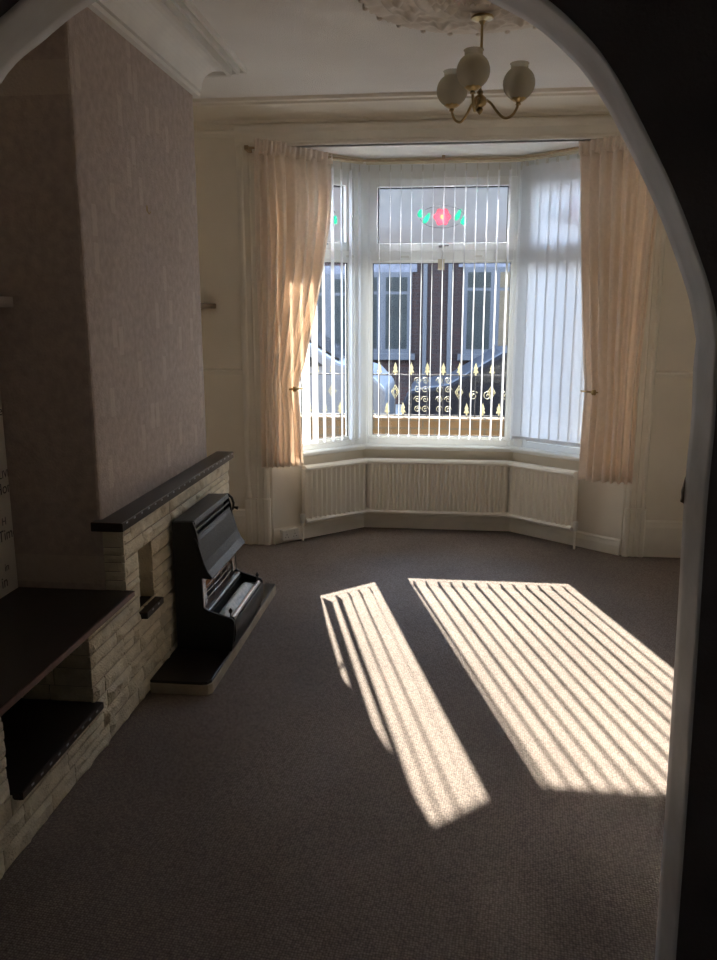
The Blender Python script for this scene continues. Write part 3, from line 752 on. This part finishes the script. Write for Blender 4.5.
# hearth
bm = nb()
hp = [(XS - .001, 2.955), (-.985, 2.955), (-.955, 2.962), (-.942, 2.985), (-.936, 4.20), (XS - .001, 4.20)]
prism(bm, hp, 'z', 0, .045); obj('hearth_kerb', bm, 'hearthedge', fp, bevel=.004)
bm = nb(); prism(bm, [(x - (.004 if x > -1.1 else 0), y + (.004 if y < 3.5 else -.004)) for x, y in hp], 'z', .0455, .058); obj('hearth_tiles', bm, 'tile', fp, bevel=.002)

# ------------------------------------------------------------------ gas fire
gf = thing('gas_fire', (-1.06, 3.55, .058), 'black gas fire with hammered metal hood and chrome bars standing on the hearth', 'gas fire')
Y0, Y1 = 3.268, 3.835; XG = XS + .012
side = [(XG, .059), (XG, .652), (-1.092, .655), (-1.076, .600), (-1.068, .545), (-1.048, .459), (-1.014, .402), (-1.020, .394), (-1.062, .398), (-1.058, .262), (-1.040, .250), (-.930, .214), (-.922, .20), (-.926, .13), (-.938, .060)]
for y in (Y0, Y1 - .012):
    bm = nb(); prism(bm, side, 'y', y, y + .012); obj('side_panel', bm, 'black', gf, bevel=.002)
bm = nb(); prism(bm, [(XG, .640), (XG, .655), (-1.090, .6575), (-1.084, .640)], 'y', Y0 + .012, Y1 - .012); obj('top_cover', bm, 'hood', gf, bevel=.002)
# hood sheet
hp = [(-1.084, .585), (-1.074, .565), (-1.064, .530), (-1.048, .470), (-1.032, .432), (-1.010, .402)]
bm = nb(); prism(bm, hp + [(x - .006, z - .003) for x, z in hp[::-1]], 'y', Y0 - .004, Y1 + .004); obj('hood', bm, 'hood', gf, bevel=.0015)
lv_ = thing('louvre', (-1.09, 3.55, .6)); lv_.parent = gf; lv_.location = Vector((-1.09, 3.55, .6)) - world_loc(gf)
for (xa, za, xb, zb) in ((-1.0885, .642, -1.086, .634), (-1.0845, .616, -1.0825, .609), (-1.082, .590, -1.079, .578)):
    bm = nb(); prism(bm, [(xa - .006, za), (xa, za), (xb, zb), (xb - .006, zb)], 'y', Y0 + .012, Y1 - .012); obj('louvre_bar', bm, 'hood', lv_)
bm = nb(); box(bm, -1.118, -1.112, Y0 + .012, Y1 - .012, .57, .64); obj('louvre_back', bm, 'black', gf)
# radiant box
bm = nb(); box(bm, -1.150, -1.142, Y0 + .012, Y1 - .012, .245, .57); obj('firebox_back', bm, 'black', gf)
for k in range(4):
    y = Y0 + .075 + k * .108
    bm = nb(); prism(bm, [(y, .27), (y + .094, .27), (y + .094, .41), (y + .085, .43), (y + .009, .43), (y, .41)], 'x', -1.141, -1.112)
    r = obj('radiant', bm, 'ceramic', gf, bevel=.003)
for y in (Y0 + .0125, Y1 - .062):
    bm = nb(); prism(bm, [(-1.140, .262), (-1.058, .262), (-1.064, .40), (-1.14, .46)], 'y', y, y + .048 if y < 3.5 else y + .0495); obj('steel_cheek', bm, 'chrome', gf, bevel=.003)
for k in range(5):
    z = .285 + k * .027; x = -1.060 - .003 * k
    bm = nb(); tube(bm, [(x - .02, Y0 + .05, z), (x, Y0 + .075, z), (x + .006, 3.55, z), (x, Y1 - .075, z), (x - .02, Y1 - .05, z)], .0028, 7); obj('guard_bar', bm, 'chrome', gf, smooth=True)
for y in (3.43, 3.55, 3.67):
    bm = nb(); tube(bm, [(-1.055, y, .262), (-1.060, y, .40)], .0025, 6); obj('guard_upright', bm, 'chrome', gf, smooth=True)
bm = nb(); prism(bm, [(-1.14, .240), (-1.060, .250), (-1.040, .248), (-1.036, .242), (-1.038, .236), (-1.14, .226)], 'y', Y0 + .012, Y1 - .012); obj('steel_shelf', bm, 'dullsteel', gf, bevel=.002)
bm = nb(); n = 40
for j in range(1):
    G = []
    for i in range(n + 1):
        y = Y0 + .05 + (Y1 - Y0 - .10) * i / n; row = []
        for q in range(9):
            t = q / 8; x = -1.022 + .066 * t; e = math.sin(PI * t); en = min(1, 6 * min(i, n - i) / n)
            row.append(bm.verts.new((x, y, .196 + (.030 * e) * en ** .5 + .005 * noise.noise(Vector((x * 90, y * 60, 0))))))
        G.append(row)
    for i in range(n):
        for q in range(8): bm.faces.new((G[i][q], G[i + 1][q], G[i + 1][q + 1], G[i][q + 1]))
obj('coal_bed', bm, 'coal', gf, smooth=True, fix=False)
bm = nb(); box(bm, -1.020, -.945, Y0 + .012, Y1 - .012, .185, .196); obj('coal_tray', bm, 'black', gf)
bm = nb(); prism(bm, [(-.952, .206), (-.944, .214), (-.932, .212), (-.926, .200), (-.934, .194), (-.948, .196)], 'y', Y0 + .035, Y1 - .035); obj('front_rail', bm, 'chrome', gf, bevel=.002)
for y in (Y0 + .03, Y1 - .03):
    bm = nb(); lathe(bm, [(.007, 0), (.004, .006), (.0035, .02), (.008, .026), (.009, .033), (.005, .039), (.003, .043), (0, .046)], (-.945, y, .210), 12); obj('finial', bm, 'black', gf, smooth=True)
# bowed lower fascia
bm = nb(); A = []; Bq = []
for i in range(21):
    t = i / 20; y = Y0 + .012 + (Y1 - Y0 - .024) * t; bow = .012 * math.sin(PI * t) ** .5
    A.append([bm.verts.new((x + bow * k, y, z)) for (x, z, k) in ((-.930, .198, 1), (-.920, .185, 1), (-.918, .15, 1.2), (-.924, .11, 1.2), (-.940, .072, .8), (-.955, .060, .3), (-.965, .060, .1), (-.950, .19, .1))])
for i in range(20):
    for k in range(8): bm.faces.new((A[i][k], A[i + 1][k], A[i + 1][(k + 1) % 8], A[i][(k + 1) % 8]))
bm.faces.new(A[0]); bm.faces.new(A[-1][::-1]); obj('bowed_fascia', bm, 'black', gf, smooth=True, angle=50)
for y0_, y1_ in ((.0, .0),):
    bm = nb(); prism(bm, [(-1.10, .060), (-1.10, .23), (-1.03, .23), (-1.03, .06)], 'y', Y0 + .012, Y1 - .012); obj('burner_box', bm, 'black', gf)
# control lever at the far end
bm = nb(); tube(bm, [(-1.110, Y1 + .001, .648), (-1.095, Y1 + .012, .648), (-1.078, Y1 + .02, .628), (-1.070, Y1 + .022, .60), (-1.072, Y1 + .020, .575), (-1.085, Y1 + .012, .560), (-1.10, Y1 - .002, .558)], .0065, 10); obj('side_handle', bm, 'black', gf, smooth=True)
bm = nb(); tube(bm, [(-1.072, Y1 + .022, .580), (-1.048, Y1 + .022, .575)], [.005, .009], 10); obj('control_tap', bm, 'black', gf, smooth=True)

# ------------------------------------------------------------------ alcove shelves, wallpaper panel, wall hook
quick('alcove_shelf', (XL + .001, -1.553, 1.705, BY0 - .002, 1.566, 1.603), 'greyshelf', None, bevel=.002, label='grey shelf board in the near alcove, above the dark tiled slab', cat='shelf', group='alcove shelves')
quick('alcove_shelf', (XL + .001, -1.503, BY1 + .002, YW - .002, 1.572, 1.603), 'shelf', None, bevel=.002, label='narrow brown shelf in the far alcove behind the chimney breast', cat='shelf', group='alcove shelves')
M['wordpaper'] = mat('off_white_word_paper', (.72, .68, .61), .8, .06, 4)
pp = quick('wall_alcove_paper', (XL, XL + .0015, 1.702, BY0 - .001, .512, 1.565), 'wordpaper', None, kind='structure')
wb = bmesh.new()
def words(txt, y, z, s):
    cu = bpy.data.curves.new('w', 'FONT'); cu.body = txt; cu.size = s; cu.extrude = .0003
    t = bpy.data.objects.new('w', cu); C.objects.link(t)
    dg = bpy.context.evaluated_depsgraph_get(); me = bpy.data.meshes.new_from_object(t.evaluated_get(dg))
    bpy.data.objects.remove(t)
    me.transform(Matrix.Translation((XL + .0019, y, z)) @ Matrix.Rotation(PI / 2, 4, 'Z') @ Matrix.Rotation(PI / 2, 4, 'X'))
    wb.from_mesh(me); bpy.data.meshes.remove(me)
texts = ['Home', 'Time', 'in', 'Tea', 'Home', 'LIVE', 'H', 'in']
for q in range(17):
    y = 1.72 + (q * .37 % 1) * .08; k = q * 5
    while y < 2.72:
        words(texts[k % len(texts)], y, .54 + q * .058, (.060, .050, .042)[k % 3]); y += .158; k += 3
obj('printed_words', wb, 'ink', pp, fix=False)
hk = thing('wall_hook', (XB, 3.42, 1.955), 'small brass picture hook on bare mauve chimney breast', 'hook')
bm = nb(); box(bm, XB, XB + .002, 3.412, 3.428, 1.966, 1.990); obj('hook_plate', bm, 'brass', hk, bevel=.0008)
bm = nb(); tube(bm, [(XB + .002, 3.42, 1.985), (XB + .003, 3.42, 1.965), (XB + .010, 3.42, 1.955), (XB + .016, 3.42, 1.965)], .0022, 6); obj('hook_wire', bm, 'brass', hk, smooth=True)

# ------------------------------------------------------------------ ceiling rose and chandelier
RX, RY = .097, 3.425
rose = thing('ceiling_rose', (RX, RY, ZC - .08), 'large round moulded plaster rose on ceiling around the light fitting', 'ceiling rose')
def rose_h(r, a):
    h = 0
    if r > .40: h = .014 + .010 * abs(math.sin(12 * a)) * math.sin(PI * (r - .40) / .08)
    elif r > .27:
        t = (r - .27) / .13; h = .022 + .022 * (max(0, math.sin(12 * a + 4 * t)) ** 1.5) * math.sin(PI * t) + .012 * max(0, math.sin(24 * a - 9 * t)) * math.sin(PI * t) + .006 * abs(math.sin(PI * t * 4))
    elif r > .225: h = .030 + .010 * math.sin(PI * (r - .225) / .045)
    elif r > .11:
        t = (r - .11) / .115; h = .034 + .022 * (abs(math.sin(8 * a + 2 * t)) ** .8) * math.sin(PI * t) + .006 * math.sin(PI * t * 6)
    else: h = .050 + .012 * (1 - r / .11) + .008 * math.sin(r * 300)
    return h
bm = nb(); rings = []; seg = 288; nr = 70; RM = .475
for i in range(nr + 1):
    r = RM * (1 - i / nr * .97); row = []
    for k in range(seg):
        a = 2 * PI * k / seg; q = r * (1 + .022 * abs(math.cos(12 * a))) if r > .45 else r
        row.append(bm.verts.new((RX + q * math.cos(a), RY + q * math.sin(a), ZC - (rose_h(r, a) if i else -.001))))
    rings.append(row)
for i in range(nr):
    for k in range(seg): bm.faces.new((rings[i][k], rings[i][(k + 1) % seg], rings[i + 1][(k + 1) % seg], rings[i + 1][k]))
bm.faces.new(rings[-1])
obj('rose_disc', bm, 'roseplaster', rose, smooth=True, angle=70)
for k in range(48):
    a = 2 * PI * k / 48; big = k % 2 == 0; bm = nb()
    lathe(bm, [(0, -.026 if big else -.016), (.010, -.022 if big else -.013), (.014 if big else .009, -.012), (.013, 0.0)], (RX + .482 * math.cos(a), RY + .482 * math.sin(a), ZC), 8)
    obj('bead', bm, 'roseplaster', rose, smooth=True)
HX, HY = .101, 3.52
ch = thing('chandelier', (HX, HY, 2.33), 'brass three-arm ceiling light with smoky globe shades hanging from the rose', 'ceiling light')
zc = ZC - .072
bm = nb(); lathe(bm, [(.0, 0), (.044, 0), (.047, -.005), (.044, -.010), (.030, -.014), (.014, -.018), (.006, -.030)], (HX, HY, zc), 24, wob=None); obj('canopy', bm, 'brass', ch, smooth=True)
bm = nb(); tube(bm, [(HX, HY, zc - .03), (HX, HY, 2.41)], .0055, 10); obj('drop_rod', bm, 'brass', ch, smooth=True)
bm = nb(); lathe(bm, [(.006, .045), (.014, .035), (.010, .026), (.024, .014), (.030, 0), (.024, -.014), (.010, -.024), (.014, -.032), (.008, -.044), (.0, -.052)], (HX, HY, 2.385), 20); obj('hub', bm, 'brass', ch, smooth=True)
for ang in (258, 135, 13):
    a = math.radians(ang); d = Vector((math.cos(a), math.sin(a), 0)); c = Vector((HX, HY, 0))
    P = [(.020, 2.392), (.045, 2.380), (.075, 2.345), (.105, 2.325), (.135, 2.335), (.154, 2.362), (.160, 2.388)]
    bm = nb(); tube(bm, catmull([tuple(c + d * r + Vector((0, 0, z))) for r, z in P], 4), .0055, 8); arm = obj('arm', bm, 'brass', ch, smooth=True)
    g = c + d * .160
    bm = nb(); lathe(bm, [(.004, -.012), (.012, -.008), (.009, 0), (.020, .004), (.030, .012), (.032, .022), (.029, .022), (.018, .010), (0, .008)], (g.x, g.y, 2.385), 20, wob=lambda a, r: 1 + (.06 * math.cos(8 * a) if r > .025 else 0)); obj('gallery', bm, 'brass', arm, smooth=True)
    bm = nb(); pr = [(.026, -.060)] + [(.0645 * math.sin(t), -.0645 * math.cos(t)) for t in [math.radians(q) for q in (28, 40, 55, 70, 85, 100, 115, 130, 142, 150)]] + [(.0345, .058), (.0345, .070), (.039, .074)]
    lathe(bm, pr, (g.x, g.y, 2.457), 48, wob=lambda a, r: 1 + .012 * math.cos(24 * a))
    for f in list(bm.faces):
        if len(f.verts) > 4: bm.faces.remove(f)
    sh = obj('globe_shade', bm, 'shade', arm, smooth=True, fix=False); sd = sh.modifiers.new('solid', 'SOLIDIFY'); sd.thickness = .0025
    bm = nb(); lathe(bm, [(.010, 0), (.010, .03), (.014, .036), (.021, .06), (.021, .078), (.012, .094), (0, .098)], (g.x, g.y, 2.408), 14); obj('bulb', bm, 'white', arm, smooth=True)

# ------------------------------------------------------------------ outside
quick('ground', (-40, 40, 5.9, 60, -.5, -.32), 'pave', kind='structure')
quick('ground_road', (-40, 40, 9.0, 14.2, -.32, -.315), 'asphalt', kind='structure')
quick('wall_house_front', (-6, -1.5, 5.46, 5.7, -.3, 6), 'brick', kind='structure')
quick('wall_house_front_right', (1.5, 6, 5.46, 5.7, -.3, 6), 'brick', kind='structure')
quick('wall_house_front_upper', (-1.5, 1.5, 5.46, 5.7, 2.80, 6), 'brick', kind='structure')
gw = thing('garden_wall', (0, 7.3, -.32), 'low yellow brick garden wall under gold tipped railings', 'garden wall')
bm = nb(); box(bm, -3.2, 3.2, 7.3, 7.5, -.32, .575); obj('brick_wall', bm, 'ybrick', gw)
bm = nb(); box(bm, -3.22, 3.22, 7.28, 7.52, .575, .60); obj('coping', bm, 'ybrick', gw)

rl = thing('railings', (0, 7.33, .60), 'black iron railings with gold spear finials and scrolls on the garden wall', 'railings')
yr = 7.40
for z in (.612, .985):
    quick('horizontal_rail', (-1.9, 1.9, yr - .005, yr + .005, z - .006, z + .006), 'iron', rl)
def spear(x, z0, parent):
    bm = nb(); k = .115
    pts = [(0, 1), (.10, .70), (.17, .52), (.10, .47), (.22, .20), (.13, .17), (.09, .24), (.05, 0), (-.05, 0), (-.09, .24), (-.13, .17), (-.22, .20), (-.10, .47), (-.17, .52), (-.10, .70)]
    prism(bm, [(x + p[0] * k, z0 + p[1] * k) for p in pts], 'y', yr - .006, yr + .006); obj('gold_finial', bm, 'gold', parent)
per = .1465; xs = [-.487 + per * i for i in range(-8, 16)]
for i, x in enumerate(xs):
    bm = nb(); box(bm, x - .004, x + .004, yr - .004, yr + .004, .60, 1.0); bar = obj('upright_bar', bm, 'iron', rl)
    spear(x, .985, bar)
    j = i - 8
    if j in (-4, 0, 4, 6, 8, 12):
        bm = nb(); zc2 = .83
        for s in (.062, .036): tube(bm, [(x, yr - .004, zc2 + s), (x + s * .55, yr - .004, zc2), (x, yr - .004, zc2 - s), (x - s * .55, yr - .004, zc2), (x, yr - .004, zc2 + s)], .0045, 5)
        obj('gold_diamond', bm, 'gold', bar)
    if j not in (1, 2, 3):
        x2 = x + per / 2; bm = nb(); box(bm, x2 - .003, x2 + .003, yr - .003, yr + .003, .60, .66); b2 = obj('short_bar', bm, 'iron', rl); spear(x2, .618, b2)
def scroll(cx, cz, r, turn, s):
    return [(cx + s * (r * (1 - k / 26)) * math.cos(turn + k * .42), yr, cz + (r * (1 - k / 26)) * math.sin(turn + k * .42)) for k in range(24)]
for x in (-.28, -.21, -.08, .0):
    for q, (dz, s) in enumerate(((.66, 1), (.75, -1), (.84, 1), (.92, -1))):
        bm = nb(); tube(bm, scroll(x, dz + .01, .034, 0, s), .0022, 5); obj('scroll', bm, 'gold', rl)
for x in (.23, .36, .52):
    bm = nb(); tube(bm, scroll(x, .80, .045, .6, 1), .0034, 5); obj('scroll', bm, 'gold', rl)

# opposite house -----------------------------------------------------------
YF = 16.5
hs = thing('terraced_house', (0, YF, -.32), 'red brick terraced house across the street with pale framed windows', 'house')
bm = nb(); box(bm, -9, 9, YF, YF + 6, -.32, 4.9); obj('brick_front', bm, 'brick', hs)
bm = nb(); prism(bm, [(YF - .25, 4.9), (YF + 3.2, 7.0), (YF + 6.4, 4.9)], 'x', -9.2, 9.2); obj('roof', bm, 'slate', hs)
bm = nb(); box(bm, -9, 9, YF - .22, YF - .10, 4.85, 4.95); obj('gutter', bm, 'iron', hs)
def hwin(x0, x1, z0, z1, mull, tan=False):
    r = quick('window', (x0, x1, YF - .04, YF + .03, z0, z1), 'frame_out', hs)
    xsx = [x0] + mull + [x1]
    zt = z1 - (z1 - z0) * .25
    k = 0
    for i in range(len(xsx) - 1):
        a, b = xsx[i] + .09, xsx[i + 1] - .09
        for (c, d) in ((z0 + .1, zt - .03), (zt + .03, z1 - .1)):
            quick('pane', (a, b, YF - .045, YF - .035, c, d), 'blindtan' if (tan and i == len(xsx) - 2) else 'pane_out', r)
    quick('stone_sill', (x0 - .08, x1 + .08, YF - .12, YF, z0 - .12, z0), 'frame_out', hs)
    quick('stone_lintel', (x0 - .1, x1 + .1, YF - .03, YF, z1, z1 + .16), 'slate', hs)
hwin(-2.75, -1.95, .72, 2.30, [-2.45]); hwin(-1.70, -.77, .72, 2.33, [-1.38]); hwin(.25, 1.52, .72, 2.42, [.88], True)
hwin(2.4, 3.6, .72, 2.4, [3.0]); hwin(-5.2, -4.0, .72, 2.4, [-4.6]); hwin(-1.7, -.6, 3.2, 4.5, [-1.15]); hwin(.3, 1.5, 3.2, 4.5, [.9])
for x in (-.50, -.01):
    bm = nb(); tube(bm, [(x, YF - .08, -.3), (x, YF - .08, 4.85)], .045, 10); obj('downpipe', bm, 'frame_out', hs, smooth=True)

def wheel(par, x, y, r, s):
    T = Matrix.Translation((x, y, -.315 + r)) @ Matrix.Rotation(PI / 2, 4, 'X')
    bm = nb(); lathe(bm, [(0, -.09), (r * .9, -.09), (r, -.06), (r, .06), (r * .9, .09), (0, .09)], (0, 0, 0), 28, T); w = obj('wheel', bm, 'rubber', par, smooth=True)
    T2_ = Matrix.Translation((x, y - .096, -.315 + r)) @ Matrix.Rotation(PI / 2, 4, 'X')
    bm = nb(); lathe(bm, [(0, .012), (r * .2, .012), (r * .6, 0), (r * .62, -.01)], (0, 0, 0), 20, T2_); obj('hub_cap', bm, 'chrome', w, smooth=True)
van = thing('van', (-2.8, 10.6, -.315), 'small white van parked across the street at the left', 'van')
vp = [(-4.85, -.05), (-4.87, 1.25), (-4.70, 1.40), (-2.55, 1.42), (-1.90, 1.30), (-1.35, .95), (-.95, .82), (-.76, .62), (-.74, .05), (-.80, -.05), (-1.15, -.05), (-1.22, .12), (-1.45, .20), (-1.68, .12), (-1.75, -.05), (-3.75, -.05), (-3.82, .12), (-4.05, .20), (-4.28, .12), (-4.35, -.05)]
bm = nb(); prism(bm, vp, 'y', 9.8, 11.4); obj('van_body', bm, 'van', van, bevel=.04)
bm = nb(); prism(bm, [(-2.45, .85), (-2.40, 1.28), (-1.98, 1.20), (-1.52, .90)], 'y', 9.79, 9.80); obj('side_window', bm, 'carglass', van)
bm = nb(); box(bm, -4.86, -1.8, 9.77, 9.80, .68, .74); obj('side_moulding', bm, 'slate', van)
bm = nb(); prism(bm, [(-1.885, 1.31), (-1.35, .97), (-1.345, .985), (-1.88, 1.32)], 'y', 9.9, 11.3); obj('windscreen', bm, 'carglass', van)
for x in (-1.45, -4.05): wheel(van, x, 9.90, .31, 1); wheel(van, x, 11.28, .31, 1)
car = thing('car', (1.6, 10.6, -.315), 'dark blue car parked across the street behind the railings', 'car')
cp = [(-.52, -.05), (-.55, .45), (-.48, .62), (.0, .70), (.62, 1.08), (1.1, 1.14), (2.2, 1.13), (2.85, .75), (3.45, .66), (3.60, .40), (3.58, -.05), (3.15, -.05), (3.08, .12), (2.85, .2), (2.62, .12), (2.55, -.05), (.62, -.05), (.55, .12), (.32, .2), (.09, .12), (.02, -.05)]
bm = nb(); prism(bm, cp, 'y', 9.75, 11.4); obj('car_body', bm, 'car', car, bevel=.05)
bm = nb(); prism(bm, [(.25, .72), (.72, 1.02), (1.35, 1.07), (1.35, .72)], 'y', 9.74, 9.75); obj('side_window', bm, 'carglass', car)
bm = nb(); prism(bm, [(1.42, .72), (1.42, 1.07), (2.1, 1.06), (2.6, .74)], 'y', 9.74, 9.75); obj('side_window', bm, 'carglass', car)
for x in (.32, 2.85): wheel(car, x, 9.86, .30, 1); wheel(car, x, 11.28, .30, 1)

# ------------------------------------------------------------------ light
sun = bpy.data.lights.new('sun', 'SUN'); sun.energy = 23.0; sun.angle = math.radians(.53); sun.color = (1.0, .93, .82)
so_ = bpy.data.objects.new('sun', sun); C.objects.link(so_)
so_.rotation_euler = Vector((.268, -1.0, -.570)).to_track_quat('-Z', 'Y').to_euler(); so_.location = (-2, 12, 8)
w = bpy.data.worlds.new('World'); S.world = w; w.use_nodes = True
N, L = w.node_tree.nodes, w.node_tree.links
bg = N['Background']; tc = N.new('ShaderNodeTexCoord'); sx = N.new('ShaderNodeSeparateXYZ'); L.new(tc.outputs['Generated'], sx.inputs[0])
cr = N.new('ShaderNodeValToRGB'); cr.color_ramp.elements[0].color = (.85, .92, 1.0, 1); cr.color_ramp.elements[1].color = (.42, .62, 1.0, 1)
cr.color_ramp.elements[0].position = .0; cr.color_ramp.elements[1].position = .8
L.new(sx.outputs['Z'], cr.inputs['Fac']); L.new(cr.outputs['Color'], bg.inputs['Color']); bg.inputs['Strength'].default_value = 6.5

# ------------------------------------------------------------------ camera
cam = bpy.data.cameras.new('camera'); co = bpy.data.objects.new('camera', cam); C.objects.link(co); S.camera = co
cam.sensor_fit = 'VERTICAL'; cam.sensor_height = 36.0; cam.sensor_width = 36.0; cam.lens = 800 / 960 * 36; cam.clip_start = .05; cam.clip_end = 200
F, vx, vy = 800.0, 450.0, 312.0
pitch = math.atan((480 - vy) / F); yaw = math.atan((vx - 358.5) / math.hypot(F, 480 - vy))
co.location = (0, 0, 1.55); co.rotation_euler = (PI / 2 - pitch, 0, yaw)
vs = S.view_settings; vs.view_transform = 'Standard'; vs.look = 'None'; vs.exposure = 0.8; vs.gamma = 1; vs.use_curve_mapping = False
S.cycles.max_bounces = 14; S.cycles.diffuse_bounces = 10; S.cycles.transparent_max_bounces = 24; S.cycles.transmission_bounces = 8
S.cycles.sample_clamp_indirect = 60; S.cycles.caustics_reflective = False; S.cycles.caustics_refractive = True
